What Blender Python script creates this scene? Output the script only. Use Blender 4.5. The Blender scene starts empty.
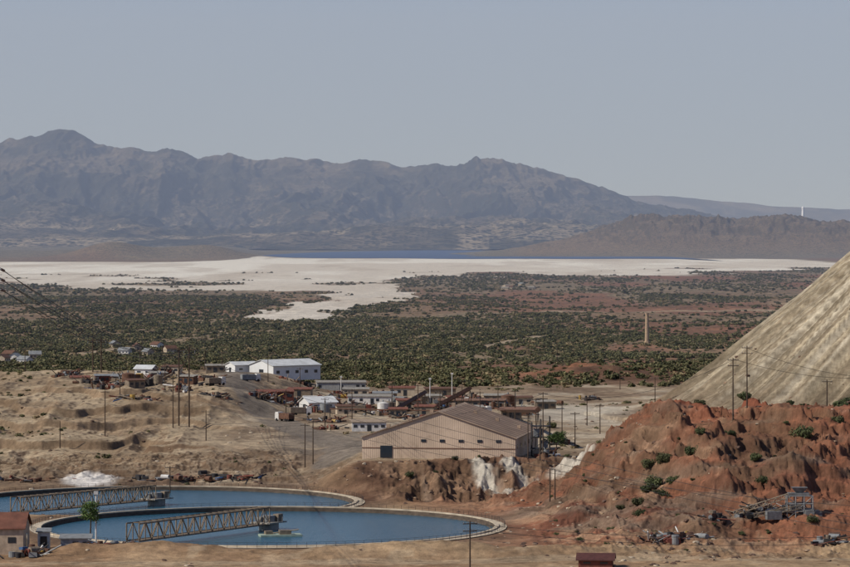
import bpy, math, random, bmesh
import numpy as np
from mathutils import Vector, Matrix
random.seed(7); np.random.seed(7)
D=bpy.data; SC=bpy.context.scene
# ------------------------------------------------------------------ helpers
def lin(c):
    c=c/255.0
    return c/12.92 if c<=0.04045 else ((c+0.055)/1.055)**2.4
def C(r,g,b,k=1.0): return np.array([lin(r)*k,lin(g)*k,lin(b)*k])
def ss(a,b,x):
    t=np.clip((x-a)/(b-a),0,1); return t*t*(3-2*t)
def h2(ix,iy,seed):
    n=(ix*374761393+iy*668265263+seed*974634777)&0xffffffff
    n=((n^(n>>13))*1274126177)&0xffffffff
    n=((n^(n>>15))*1103515245)&0xffffffff
    return ((n^(n>>16))&0xffffff)/float(0xffffff)
def vn(x,y,seed=0):
    x=np.asarray(x,float);y=np.asarray(y,float)
    fx=np.floor(x);fy=np.floor(y);ix=fx.astype(np.int64);iy=fy.astype(np.int64)
    u=x-fx;v=y-fy;u=u*u*u*(u*(u*6-15)+10);v=v*v*v*(v*(v*6-15)+10)
    a=h2(ix,iy,seed);b=h2(ix+1,iy,seed);c=h2(ix,iy+1,seed);d=h2(ix+1,iy+1,seed)
    return (a*(1-u)+b*u)*(1-v)+(c*(1-u)+d*u)*v
def fbm(x,y,o=4,seed=0):
    s=0;a=1;t=0
    for i in range(o):
        s=s+a*(vn(x*2**i+i*17.3,y*2**i-i*9.1,seed+i)*2-1);t+=a;a*=.5
    return s/t
def ridged(x,y,o=4,seed=0,g=.5):
    s=0;a=1;t=0
    for i in range(o):
        s=s+a*(1-np.abs(vn(x*2**i+i*11.3,y*2**i-i*5.1,seed+i)*2-1));t+=a;a*=g
    return s/t
def segd(x,y,pts):
    best=np.full(np.shape(x),1e9)
    for (ax,ay),(bx,by) in zip(pts[:-1],pts[1:]):
        dx=bx-ax;dy=by-ay;t=np.clip(((x-ax)*dx+(y-ay)*dy)/(dx*dx+dy*dy),0,1)
        best=np.minimum(best,np.hypot(x-ax-t*dx,y-ay-t*dy))
    return best
T1=(-34.2,744.0,49.5,0.0); T2=(-66.5,842.0,49.0,-2.5)
I=np.interp
def site(b,d): return b*d/3400.0, d     # bearing (1/3400) and distance from the lookout
ROAD=[site(-150,1600),site(-178,1420),site(-192,1310),site(-186,1230),site(-168,1160),site(-140,1090),site(-112,1030),site(-88,985),site(-78,955),site(-90,920)]
# ------------------------------------------------------------------ terrain
def redfrac(x,y):
    w=fbm(x/30,y/30,4,5)*11
    return ss(14,70,x+w*.7)*ss(678,800,y+w)*(1-ss(822,905,y))
def terrain(x,y):
    x=np.asarray(x,float);y=np.asarray(y,float);y0=y.min();y1=y.max()
    zm=I(y,[-400,0,100,300,500,620,700,770,800,825,858,884,930,1100,1400,1500,2200,4500,5200,17000,20000],
           [60,62,47,18,3,0,-.4,-.5,-2,-2.9,-2.6,4.0,4.2,2.3,-1,-3,-12,-25,-26,-26,-10])
    z=zm
    if y0<1600:
        zl=I(y,[-400,0,100,300,500,620,700,770,800,825,893,930,1000,1150,1300,1420,1550,2200,4500,5200,17000,20000],
           [60,62,47,18,3,0,-.4,-.5,-2,-2.9,-2.9,.2,1.6,9.5,10.5,5,-3.5,-12,-25,-26,-26,-10])
        wn=fbm(x/40,y/60,4,11)
        q=(zl+wn*2.4+(x+90)*.02)/2.5; fr=q-np.floor(q); zt=(np.floor(q)+ss(.90,1,fr)*.88+fr*.12)*2.5
        mt=ss(915,945,y)*(1-ss(1200,1330,y))
        zl2=zl*(1-mt)+zt*mt
        wx=fbm(x/22,y/22,3,3)
        left=1-ss(-82,-48,x+wx*8-(y-1000)*.03)
        near=1-ss(-34,-16,x+wx*4)
        zb=I(y,[800,893,935,1000,1100],[-2,-2.9,.5,2.5,2.3])
        sel=(y>800)&(y<1100)
        z=np.where(sel,zm*(1-near)+zb*near,zm)
        z=z*(1-left)+zl2*left
        rdm=ss(6,14,segd(x,y,ROAD))
        if y1>790 and y0<900:
            bank=ss(835,850,y)*(1-ss(880,892,y))*ss(-24,2,x)*(1-ss(70,90,x))
            z=z+bank*(ridged(x/9,y/16,5,21,.6)-.6)*8.5
            b2=ss(795,812,y)*(1-ss(838,850,y))*ss(4,20,x)*(1-ss(60,80,x))
            z=z+b2*(ridged(x/11,y/12,5,23,.6)-.5)*6.5
        if y1>890:
            z=z+rdm*left*ss(935,980,y)*(1-ss(1300,1420,y))*(ridged(x/16,y/50,5,31,.5)-.66)*3.4
            z=z+rdm*ss(-110,-60,-np.abs(x+85))*ss(895,905,y)*(1-ss(950,990,y))*(ridged(x/8,y/12,5,33,.6)-.6)*3.0
        g=ss(905,960,y)*(1-ss(1350,1450,y))
        z=z+fbm(x/14,y/14,4,41)*(.3+.25*g*rdm)
        z=z+(fbm(x/2.5,y/3.5,3,43))*.16*(1-ss(1100,1300,y))
        if y0<910 and y1>640:
            rf=redfrac(x,y)
            gul=ridged((x+.5*y)/20,(y-.5*x)/46,6,61,.62)
            zr=rf*24+np.sqrt(rf)*(gul-.66)*14*ss(0,.3,rf)
            fb=fbm(x/25,y/25,3,63)*2
            qq=(zr+fb)/3.4;fq=qq-np.floor(qq)
            zr2=(np.floor(qq)+ss(.6,1,fq)*.8+fq*.2)*3.4-fb
            z=z+zr*.4+zr2*.6*ss(.01,.1,rf)+zr*.6*(1-ss(.01,.1,rf))
            z=z+ss(14,36,x)*ss(655,690,y)*(1-ss(760,800,y))*(ridged(x/10,y/14,6,66,.6)-.55)*4.6
        if y0<720 and y1>640:   # spoil berm in front of the near tank
            bm_=np.exp(-((y-674-fbm(x/25,x*0,2,67)*4)/7.5)**2)*ss(-82,-66,x)*(1-ss(26,50,x))
            z=z+bm_*(2.3+1.1*fbm(x/9,y/9,4,68)+.9*fbm(x/30,y/30,2,69))
    elif y1<5500 or y0<5500:
        z=z+fbm(x/14,y/14,2,41)*.3*(1-ss(5000,5400,y))
    if y1>1400 and y0<5400:
        pl=ss(1450,1750,y)*(1-ss(4800,5300,y))
        z=z+pl*(fbm(x/170,y/240,4,51)*6.0-1)
    if y1>1300 and y0<2000:
        z=z+6.5*np.exp(-((x-86)/40)**2-((y-1560)/75)**2)*(1+.7*fbm(x/16,y/20,4,71))
        z=z+6.0*np.exp(-((x-135)/40)**2-((y-1680)/60)**2)
    if y1>900 and y0<1500:
        r=np.hypot(x-232,y-1160);ang=np.arctan2(y-1160,x-232)
        rr=r+fbm(ang*40,r/140,5,81)*3.0+fbm(ang*5,r/90,2,82)*3
        hp=np.minimum(126-.835*rr,104)
        hp=np.where(hp>-20,(hp+np.sqrt(hp*hp+90))/2,0)
        z=z+hp
    if y1>9500:
        z=z+48*np.exp(-((x+1040)/130)**2-((y-11300)/300)**2)+30*np.exp(-((x+760)/190)**2-((y-11600)/250)**2)
        xs=x-fbm(x/500,y/500,2,91)*90
        prof=I(xs,[150,300,450,600,740,850,990,1090,1250,1450,1610,1800,2400,3200],[0,22,50,88,128,172,178,180,168,176,160,150,80,0])
        yb=ss(12250,13450,y)*(1-ss(13700,15200,y))
        z=z+prof*yb*(1-.62*(1-ridged(x/230,y/380,6,95,.6))*ss(1,0,np.abs(y-13500)/1500))
        z=z+ss(10400,12400,y)*(1-ss(-760,-560,x+(y-12000)*.05))*(14+14*fbm(x/260,y/500,4,97))
        z=z+ss(16600,17600,y)*(8+18*fbm(x/350,y/500,3,98))
    if y0<920 and y1>660:
        for (cx,cy,R,zr_) in (T1,T2):
            d=np.hypot(x-cx,y-cy)
            k=1-ss(R+2,R+12,d); z=z*(1-k)+(zr_-.5)*k
            z=np.where(d<R+1.0,zr_-5,z)
    return z
def H(x,y): return float(terrain(np.array([x]),np.array([y]))[0])
TRACKS=[[(-130,960),(-95,985),(-60,990),(-30,975)],[(-150,1110),(-110,1085),(-75,1100),(-50,1120)],[(-60,1180),(-10,1150),(40,1100),(70,1040)],[(-150,655),(-60,657),(10,660),(60,668),(150,662)]]
def lakemask(x,y):
    if np.max(y)<3000: return np.zeros(np.shape(x))
    w=fbm(x/160,y/420,4,101)
    yn=I(x,[-1500,-750,-430,-250,-100,-55,0,430,900,1300],[5900,5750,5400,5150,5500,6300,7100,7500,7900,8500])
    yf=I(x,[-3000,-800,-650,-560,300,900,1400],[10050,10150,10500,11500,11700,11600,11000])
    m=ss(-140,140,y-yn+w*1300)*(1-ss(-60,60,y-yf+w*300))
    m=m*(1-ss(1180,1260,x+w*50))
    tg=segd(x,y*.25,[(-128,3400*.25),(-112,4000*.25),(-72,4750*.25),(-90,5700*.25)])
    tongue=1-ss(38,54,tg+fbm(x/34,y/160,4,103)*55)
    isl=ss(.14,.26,fbm(x/130,y/330,5,105))*(1-ss(6500,8000,y))*ss(-900,-300,x+200)
    return np.clip(np.maximum(m*(1-.8*isl),tongue),0,1)
def bare(x,y):   # eroded reddish clearings in the plain, mostly to the east
    return ss(.0,.24,fbm(x/170,y/420,4,402)+.10*ss(.03,.1,x/np.maximum(y,1)))*(.25+.75*ss(-.02,.04,x/np.maximum(y,1)))
def mix(a,b,m): m=np.asarray(m)[...,None]; return a*(1-m)+b*m
def gcol(x,y,z,slope):
    y0=y.min();y1=y.max()
    n1=fbm(x/45,y/45,4,201);n2=fbm(x/5,y/7,4,202) if y0<1500 else n1*0;n3=fbm(x/300,y/800,4,203);n4=fbm(x/18,y/30,5,204)
    c=mix(C(136,118,92),C(128,102,78),ss(-.3,.3,n3))
    c=mix(c,C(158,136,106),ss(.05,.4,n1)*.6)
    c=mix(c,mix(C(138,98,74),C(118,84,64),ss(-.3,.3,n1)),bare(x,y)*.85)
    c=mix(c,C(118,108,90),ss(10000,12500,y))
    if y1>1500 and y0<5000:
        tr=1-ss(4,9,segd(x,y,[site(60,3450),site(130,3700),site(330,3760),site(480,3500)])*.5)
        tr=np.maximum(tr,1-ss(3,6,segd(x,y,[site(-600,2050),site(-330,2100),site(-250,2250),site(-60,2300)])))
        tr=np.maximum(tr,1-ss(3,6,segd(x,y,[site(60,2300),site(130,2600),site(250,2650),site(500,2500)])))
        c=mix(c,C(170,150,122),tr*.8)
    if y0<1700:
        yard=ss(880,900,y)*(1-ss(1430,1500,y+n1*60))
        t=mix(C(162,141,113),C(136,114,90),ss(-.25,.35,n1))
        t=mix(t,C(186,170,144),ss(.1,.4,n4)*.6)
        t=mix(t,C(108,87,68),ss(.08,.38,-n4)*.65)
        t=mix(t,C(98,80,62),ss(.2,.5,-n2)*.4)
        c=mix(c,t,yard)
        lb=(1-ss(-80,-50,x))*ss(915,935,y)*(1-ss(1330,1420,y))
        bt=mix(C(176,154,122),C(150,126,96),ss(-.2,.3,n4+n1*.5))
        bt=mix(bt,C(112,90,68),ss(.12,.42,slope+n2*.08)*.85)
        c=mix(c,bt,lb*.85)
        f=mix(C(168,140,106),C(144,114,84),ss(-.3,.4,n1+n4*.5))
        f=mix(f,C(120,92,68),ss(.1,.45,-n4)*.5)
        f=mix(f,C(184,162,130),ss(.2,.5,n2)*.4)
        f=mix(f,C(142,98,72),ss(-14,14,x+n1*14)*ss(684,700,y)*.7)
        c=mix(c,f,1-ss(880,900,y))
        md=ss(890,900,y)*(1-ss(985,1010,y))*ss(-130,-110,x)*(1-ss(-30,-10,x))
        c=mix(c,C(104,82,62),md*ss(.12,.5,slope)*.85)
        dt=np.minimum(np.abs(np.hypot(x-T1[0],y-T1[1])-T1[2]-5),np.abs(np.hypot(x-T2[0],y-T2[1])-T2[2]-5))
        c=mix(c,C(104,82,64),(1-ss(3,8,dt+n4*4))*.65)
        bk=ss(838,850,y)*(1-ss(884,894,y))*ss(-30,-14,x)*(1-ss(50,66,x))
        b=mix(C(142,112,86),C(98,72,54),ss(-.2,.3,n4+n2*.5))
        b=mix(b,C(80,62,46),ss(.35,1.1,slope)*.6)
        streak=ss(.05,.2,fbm(x/2.0+y*.05,y/50,4,207))*ss(-2,4,x)*ss(-.3,.05,fbm(x/13,y/60,2,208))
        b=mix(b,C(200,186,162),streak*.7)
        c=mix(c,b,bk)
        rf=redfrac(x,y)
        rm=np.clip(ss(.01,.1,rf)+ss(8,28,x+n1*14)*ss(682,706,y+n1*22)*(1-ss(880,925,y+n1*20)),0,1)
        red=mix(C(144,94,68),C(114,74,56),ss(-.25,.35,n4))
        red=mix(red,C(172,138,106),ss(.02,.3,n1+.5*n2)*.7)
        red=mix(red,C(134,118,98),ss(.05,.35,fbm(x/20,y/14+z*.25,4,219))*.6)
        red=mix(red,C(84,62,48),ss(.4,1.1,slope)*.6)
        red=mix(red,C(104,82,62),ss(.1,.4,fbm(x/26,y/22,4,209))*.6)
        red=mix(red,C(142,74,50),ss(16,23,z+n1*7)*ss(-.25,.2,n4+.1)*.65)
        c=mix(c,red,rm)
        wh=1-ss(3.0,5.5,segd(x,y,[(47,880),(46,858),(38,832),(35,815)])+n2*3)
        wh=np.maximum(wh,1-ss(1.0,3.0,segd(x,y,[(22,880),(27,862),(30,850)])+n2*3))
        wh=np.maximum(wh,1-ss(.5,2.5,segd(x,y,[(13,884),(16,868),(22,852)])+n2*3))
        c=mix(c,C(198,188,168),wh*.75)
        pf=(1-ss(10,26,np.hypot((x-52),(y-1180)*.25)+n1*14))
        c=mix(c,C(186,176,156),pf*.6)
        r=np.hypot(x-232,y-1160);ang=np.arctan2(y-1160,x-232)
        dm=1-ss(142,158,r+n1*6)
        st=fbm(ang*110,r/120,5,211)
        d=mix(C(166,150,122),C(134,118,94),ss(-.25,.25,st))
        d=mix(d,C(186,172,146),ss(.05,.3,fbm(ang*44,r/90,5,213))*.75)
        d=mix(d,C(106,92,72),ss(.08,.3,fbm(ang*70,r/150,5,215))*.65)
        c=mix(c,d,dm)
        c=mix(c,C(96,78,60),dm*ss(134,150,r)*.5)
        rd=1-ss(5.5,8.0,segd(x,y,ROAD)+n2*1.2)
        ap=1-ss(9,18,np.hypot((x+28),(y-1000)*.28)+n1*7)
        c=mix(c,C(118,107,94),np.clip(np.maximum(rd,ap*.7),0,1)*.85)
        for T in TRACKS:
            sd=segd(x,y,T);c=mix(c,C(182,160,128),(1-ss(2.2,3.4,sd+n2*.8))*.45)
            c=mix(c,C(120,100,78),(1-ss(.2,.6,np.abs(sd-1.1)+n2*.2))*.4)
    if y0<2000:
        md=np.exp(-((x-92)/48)**2-((y-1560)/90)**2)
        c=mix(c,mix(C(132,92,68),C(102,76,58),ss(-.2,.3,n1)),ss(.15,.5,md))
    if y1>9000:
        hl=ss(12250,12700,y)*ss(250,420,x)
        c=mix(c,mix(C(130,110,86),C(88,76,60),ss(.08,.4,slope)),hl)
    lk=lakemask(x,y)
    w=fbm(x/300,y/1500,4,221)
    lc=mix(C(232,224,206),C(210,198,178),ss(-.2,.35,w))
    lc=mix(lc,C(186,170,148),ss(.12,.4,fbm(x/140,y/900,4,223))*.5)
    lc=mix(lc,C(190,174,152),(1-ss(5600,6800,y+w*900))*.55)
    c=mix(c,lc,lk)
    if y0<1000: c=mix(c,C(225,215,200),(1-ss(5,9,np.hypot(x+90,(y-905)*.7)+n2*3)))
    return np.clip(c,0,1)
def grid_mesh(name,X,Y,zf,mat,colf,vegf=None):
    ny,nx=X.shape;B=40
    Z=np.concatenate([zf(X[i:i+B],Y[i:i+B]) for i in range(0,ny,B)])
    gy=np.gradient(Z,axis=0)/np.maximum(np.gradient(Y,axis=0),.01)
    gx=np.gradient(Z,axis=1)/np.maximum(np.gradient(X,axis=1),.01)
    sl=np.hypot(gx,gy)
    co=np.stack([X,Y,Z],-1).reshape(-1,3)
    i=np.arange(ny*nx).reshape(ny,nx)
    q=np.stack([i[:-1,:-1],i[:-1,1:],i[1:,1:],i[1:,:-1]],-1).reshape(-1)
    me=D.meshes.new(name);nf=(ny-1)*(nx-1)
    me.vertices.add(ny*nx);me.vertices.foreach_set('co',co.ravel().astype(np.float32))
    me.loops.add(nf*4);me.loops.foreach_set('vertex_index',q.astype(np.int32))
    me.polygons.add(nf);me.polygons.foreach_set('loop_start',np.arange(0,nf*4,4,dtype=np.int32))
    me.polygons.foreach_set('loop_total',np.full(nf,4,dtype=np.int32))
    me.polygons.foreach_set('use_smooth',np.ones(nf,dtype=bool))
    me.update(calc_edges=True)
    c=np.concatenate([colf(X[i:i+B],Y[i:i+B],Z[i:i+B],sl[i:i+B]) for i in range(0,ny,B)]).reshape(-1,3)
    a=me.color_attributes.new('Col','FLOAT_COLOR','POINT')
    a.data.foreach_set('color',np.concatenate([c,np.ones((len(c),1))],1).ravel().astype(np.float32))
    v=me.attributes.new('veg','FLOAT','POINT')
    vv=vegf(X,Y,Z,sl) if vegf else np.zeros_like(X)
    v.data.foreach_set('value',np.asarray(vv).ravel().astype(np.float32))
    ob=D.objects.new(name,me);SC.collection.objects.link(ob);me.materials.append(mat);return ob
# ------------------------------------------------------------------ materials
def N(nt,t,**k):
    n=nt.nodes.new(t)
    for a,b in k.items(): setattr(n,a,b)
    return n
def terrain_mat(name,s1=.35,s2=.05,dot=.12,bump=.35,dotcol=(.05,.05,.03),s3=None,lo=.52,hi=1.4):
    m=D.materials.new(name);m.use_nodes=True;nt=m.node_tree;L=nt.links
    b=nt.nodes['Principled BSDF'];b.inputs['Roughness'].default_value=.95;b.inputs['Specular IOR Level'].default_value=.1
    at=N(nt,'ShaderNodeAttribute',attribute_name='Col');vg=N(nt,'ShaderNodeAttribute',attribute_name='veg')
    tc=N(nt,'ShaderNodeTexCoord')
    def noise(sc,det,ro,a,c):
        n=N(nt,'ShaderNodeTexNoise');n.inputs['Scale'].default_value=sc;n.inputs['Detail'].default_value=det;n.inputs['Roughness'].default_value=ro
        L.new(tc.outputs['Object'],n.inputs['Vector'])
        r=N(nt,'ShaderNodeMapRange');r.inputs[1].default_value=.3;r.inputs[2].default_value=.7;r.inputs[3].default_value=a;r.inputs[4].default_value=c
        L.new(n.outputs[0],r.inputs[0]);return n,r
    n1,r1=noise(s1,10,.76,lo,hi);n2,r2=noise(s2,6,.6,.8,1.18)
    mu=N(nt,'ShaderNodeMath',operation='MULTIPLY');L.new(r1.outputs[0],mu.inputs[0]);L.new(r2.outputs[0],mu.inputs[1])
    if s3:
        n3,r3=noise(s3,6,.7,.75,1.22);m3=N(nt,'ShaderNodeMath',operation='MULTIPLY');L.new(mu.outputs[0],m3.inputs[0]);L.new(r3.outputs[0],m3.inputs[1]);mu=m3
    vm=N(nt,'ShaderNodeVectorMath',operation='SCALE');L.new(at.outputs['Color'],vm.inputs[0]);L.new(mu.outputs[0],vm.inputs['Scale'])
    vo=N(nt,'ShaderNodeTexVoronoi');vo.inputs['Scale'].default_value=dot;L.new(tc.outputs['Object'],vo.inputs['Vector'])
    vs=N(nt,'ShaderNodeSeparateColor');L.new(vo.outputs['Color'],vs.inputs[0])
    th=N(nt,'ShaderNodeMath',operation='MULTIPLY');L.new(vs.outputs[0],th.inputs[0]);L.new(vg.outputs['Fac'],th.inputs[1])
    lt=N(nt,'ShaderNodeMath',operation='LESS_THAN');L.new(vo.outputs['Distance'],lt.inputs[0]);L.new(th.outputs[0],lt.inputs[1])
    mx=N(nt,'ShaderNodeMix',data_type='RGBA');mx.inputs[7].default_value=(*dotcol,1)
    L.new(lt.outputs[0],mx.inputs[0]);L.new(vm.outputs[0],mx.inputs[6]);L.new(mx.outputs[2],b.inputs['Base Color'])
    bp=N(nt,'ShaderNodeBump');bp.inputs['Strength'].default_value=.8;bp.inputs['Distance'].default_value=bump
    L.new(n1.outputs[0],bp.inputs['Height']);L.new(bp.outputs[0],b.inputs['Normal'])
    return m
MC={}
def mat(name,rgb,rough=.8,metal=0.,var=.25,scale=1.2,stripe=0,spec=.3):
    if name in MC: return MC[name]
    m=D.materials.new(name);m.use_nodes=True;nt=m.node_tree;L=nt.links
    b=nt.nodes['Principled BSDF'];b.inputs['Roughness'].default_value=rough;b.inputs['Metallic'].default_value=metal
    b.inputs['Specular IOR Level'].default_value=spec
    tc=N(nt,'ShaderNodeTexCoord');n=N(nt,'ShaderNodeTexNoise');n.inputs['Scale'].default_value=scale;n.inputs['Detail'].default_value=7
    L.new(tc.outputs['Object'],n.inputs['Vector'])
    r=N(nt,'ShaderNodeMapRange');r.inputs[1].default_value=.3;r.inputs[2].default_value=.7;r.inputs[3].default_value=1-var;r.inputs[4].default_value=1+var*.6
    L.new(n.outputs[0],r.inputs[0])
    cc=C(*rgb);vm=N(nt,'ShaderNodeVectorMath',operation='SCALE');vm.inputs[0].default_value=tuple(cc);L.new(r.outputs[0],vm.inputs['Scale'])
    # rust / dirt blotches
    n2=N(nt,'ShaderNodeTexNoise');n2.inputs['Scale'].default_value=.45;n2.inputs['Detail'].default_value=6;n2.inputs['Roughness'].default_value=.7
    L.new(tc.outputs['Object'],n2.inputs['Vector'])
    r2=N(nt,'ShaderNodeMapRange');r2.inputs[1].default_value=.52;r2.inputs[2].default_value=.72;r2.inputs[3].default_value=0;r2.inputs[4].default_value=.45 if var>=.15 else .1
    L.new(n2.outputs[0],r2.inputs[0])
    mx=N(nt,'ShaderNodeMix',data_type='RGBA');mx.inputs[7].default_value=(*(cc*.35+C(118,88,64)*.35),1)
    L.new(r2.outputs[0],mx.inputs[0]);L.new(vm.outputs[0],mx.inputs[6]);L.new(mx.outputs[2],b.inputs['Base Color'])
    if stripe:
        w=N(nt,'ShaderNodeTexWave');w.inputs['Scale'].default_value=stripe;w.bands_direction='X'
        L.new(tc.outputs['Object'],w.inputs['Vector'])
        bp=N(nt,'ShaderNodeBump');bp.inputs['Strength'].default_value=.5;bp.inputs['Distance'].default_value=.1
        L.new(w.outputs[0],bp.inputs['Height']);L.new(bp.outputs[0],b.inputs['Normal'])
    MC[name]=m;return m
def leafmat(name,rgb,var=.5):
    m=D.materials.new(name);m.use_nodes=True;nt=m.node_tree;L=nt.links
    b=nt.nodes['Principled BSDF'];b.inputs['Roughness'].default_value=.8;b.inputs['Specular IOR Level'].default_value=.12
    oi=N(nt,'ShaderNodeObjectInfo');tc=N(nt,'ShaderNodeNewGeometry');n=N(nt,'ShaderNodeTexNoise');n.inputs['Scale'].default_value=.012;n.inputs['Detail'].default_value=3
    L.new(tc.outputs['Position'],n.inputs['Vector'])
    ad=N(nt,'ShaderNodeMath',operation='MULTIPLY_ADD');L.new(oi.outputs['Random'],ad.inputs[0]);ad.inputs[1].default_value=.6
    L.new(n.outputs[0],ad.inputs[2])
    cr=N(nt,'ShaderNodeValToRGB');L.new(ad.outputs[0],cr.inputs[0])
    a=C(*rgb);e=cr.color_ramp.elements
    e[0].position=.35;e[0].color=(*(a*.68),1);e[1].position=1.0;e[1].color=(*(a*np.array([1.5,1.42,1.35])),1)
    L.new(cr.outputs[0],b.inputs['Base Color']);return m
# ------------------------------------------------------------------ mesh builder
class MB:
    def __init__(s): s.v=[];s.f=[];s.m=[]
    def add(s,vs,fs,mt=0):
        o=len(s.v);s.v+=[tuple(p) for p in vs];s.f+=[tuple(i+o for i in f) for f in fs];s.m+=[mt]*len(fs)
    def box(s,cx,cy,cz,sx,sy,sz,rot=0,mt=0,tilt=0):
        R=Matrix.Rotation(rot,3,'Z')@Matrix.Rotation(tilt,3,'Y');vs=[]
        for dz in(-.5,.5):
            for dx,dy in((-.5,-.5),(.5,-.5),(.5,.5),(-.5,.5)):
                p=R@Vector((dx*sx,dy*sy,dz*sz));vs.append((cx+p.x,cy+p.y,cz+p.z))
        s.add(vs,[(3,2,1,0),(4,5,6,7),(0,1,5,4),(1,2,6,5),(2,3,7,6),(3,0,4,7)],mt)
    def beam(s,p,q,r,mt=0,n=4,r2=None):
        p=Vector(p);q=Vector(q);d=(q-p)
        if d.length<1e-5:return
        d.normalize();u=d.orthogonal().normalized();w=d.cross(u);r2=r if r2 is None else r2;vs=[]
        for c,rr in((p,r),(q,r2)):
            for i in range(n):
                a=2*math.pi*(i+.5)/n;vs.append(c+u*math.cos(a)*rr+w*math.sin(a)*rr)
        s.add(vs,[(i,(i+1)%n,n+(i+1)%n,n+i) for i in range(n)]+[tuple(range(n-1,-1,-1)),tuple(range(n,2*n))],mt)
    def cyl(s,cx,cy,z0,z1,r0,r1=None,n=16,mt=0): s.beam((cx,cy,z0),(cx,cy,z1),r0,mt,n,r1)
    def quad(s,a,b,c,d,mt=0): s.add([a,b,c,d],[(0,1,2,3)],mt)
    def obj(s,name,mats,parent=None,loc=(0,0,0),rot=0,smooth=False):
        me=D.meshes.new(name);me.from_pydata(s.v,[],s.f)
        for x in mats: me.materials.append(x)
        me.polygons.foreach_set('material_index',s.m)
        if smooth: me.polygons.foreach_set('use_smooth',[True]*len(s.f))
        me.update();ob=D.objects.new(name,me);SC.collection.objects.link(ob)
        if parent: ob.parent=parent
        else: ob.location=loc;ob.rotation_euler=(0,0,rot)
        return ob
def empty(name,loc,rot=0):
    e=D.objects.new(name,None);e.location=loc;e.rotation_euler=(0,0,rot);e.empty_display_size=1;SC.collection.objects.link(e);return e
# ------------------------------------------------------------------ ground
cols=np.concatenate([np.linspace(-.7,-.15,24)[:-1],np.linspace(-.15,.15,900),np.linspace(.15,.7,24)[1:]])
def geo(a,b,r): n=int(math.log(b/a)/r);return np.exp(np.linspace(math.log(a),math.log(b),n,endpoint=False))
rows=np.concatenate([np.linspace(-150,620,40,endpoint=False),geo(620,1300,.0010),geo(1300,1600,.0017),geo(1600,6000,.0045),geo(6000,17800,.0034),[17800]])
W=np.maximum(rows,250)
Y=np.repeat(rows[:,None],len(cols),1);X=W[:,None]*cols[None,:]
def gveg(x,y,z,sl):
    lm=1-lakemask(x,y)
    v=ss(3000,5000,y)*.62*lm*(1-.35*bare(x,y))
    v=np.where(y<1500,.0,v)
    v=np.maximum(v,.42*ss(1500,1800,y)*lm)
    hl=ss(12250,12700,y)*ss(250,420,x)
    return v*(1-hl)+.6*hl
gm=terrain_mat('soil',.35,.04,.13,.5,s3=.11)
ground=grid_mesh('ground',X,Y,terrain,gm,gcol,gveg)
# ------------------------------------------------------------------ mountains
MP=[(-900,172),(-500,165),(-250,158),(-100,152),(0,148),(30,142),(60,133),(75,134),(100,146),(130,150),(160,156),(175,152),(200,161),(230,158),(260,164),(290,160),(330,165),(360,162),(400,170),(430,168),(460,166),(490,160),(510,163),(540,173),(580,184),(610,192),(640,203),(700,216),(800,228),(1000,234),(1600,236)]
mk=26000/3400.
mxs=[(p-425)*mk for p,_ in MP];mzs=[74+(232-q)*mk for _,q in MP]
def mtn(x,y):
    cr=I(x+fbm(x/300,y/400,3,301)*40,mxs,mzs)
    cyy=25800+fbm(x/1800,x*0,2,300)*900
    t=(y-16800)/(cyy-16800)
    e=np.where(t<1,.02+.10*ss(0,.3,t)+.88*np.clip(t,0,1)**2.0,np.clip(1-(t-1)*1.5,0,1))
    e=np.clip(e,0,1)
    wx=fbm(x/900,y/1500,3,302)*.6
    sp=ridged(x/760+wx,y/3200,3,303,.5)
    sp=np.clip((sp-.35)/.6,0,1)
    k=np.clip(1-np.abs(t-1)*3.0,0,1)
    z=cr*e*(1-(1-k*.93)*.80*(1-sp))
    g1=ridged(x/260+wx*1.5,y/900,6,304,.65)
    z=z-(1-g1)*300*e*(1-.76*k)*(.5+.5*ss(0,.5,t))+50*e
    z=z+fbm(x/160,y/200,4,305)*(6+14*e)
    z=z+ss(.02,.10,t)*(1-ss(.35,.6,t))*(ridged(x/420,y/800,6,307,.6))*105*(.6+.6*fbm(x/1500,y/3000,2,308))
    return z-30*(1-ss(0,.06,t))
def mcol(x,y,z,sl):
    n=fbm(x/400,y/700,5,311)
    c=mix(C(118,106,88),C(78,74,60),ss(-.25,.25,n))
    c=mix(c,C(160,144,118),ss(.0,.3,fbm(x/260,y/700,6,312))*(1-ss(90,260,z))*.9)
    c=mix(c,C(134,120,98),ss(.05,.35,fbm(x/160,y/400,5,314))*ss(200,300,z)*.6)
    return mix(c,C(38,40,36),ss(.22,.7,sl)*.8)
def mveg(x,y,z,sl): return .6*(1-ss(250,500,z))+.25
my=np.linspace(16600,28500,400);mx_=np.linspace(-7000,7000,1200)
X2,Y2=np.meshgrid(mx_,my)
mm=terrain_mat('mountain_rock',.012,.002,.035,30,(.03,.033,.024),s3=.005,lo=.4,hi=1.5)
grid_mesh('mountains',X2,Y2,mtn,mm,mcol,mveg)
FP=[(-600,215),(400,205),(560,196),(620,194),(660,192),(700,196),(740,200),(780,203),(820,207),(850,208),(950,214),(1300,225)]
fk=38000/3400.
def mtn2(x,y):
    cr=I(x,[(p-425)*fk for p,_ in FP],[64+(232-q)*fk for _,q in FP])
    t=(y-32000)/6000
    e=np.where(t<1,np.clip(t,0,1)**1.5,np.clip(2-t,0,1))
    return cr*e*(1-.5*(1-ridged(x/900,y/2500,5,321,.6))*np.clip(abs(t-1)*3+.1,0,1))+fbm(x/300,y/400,4,322)*20-20
X3,Y3=np.meshgrid(np.linspace(-12000,14000,700),np.linspace(32000,41000,70))
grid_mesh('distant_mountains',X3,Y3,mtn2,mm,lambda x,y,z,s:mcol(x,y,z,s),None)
hb=MB();hb.box(0,25300,1400,40000,47400,3400)
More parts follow.
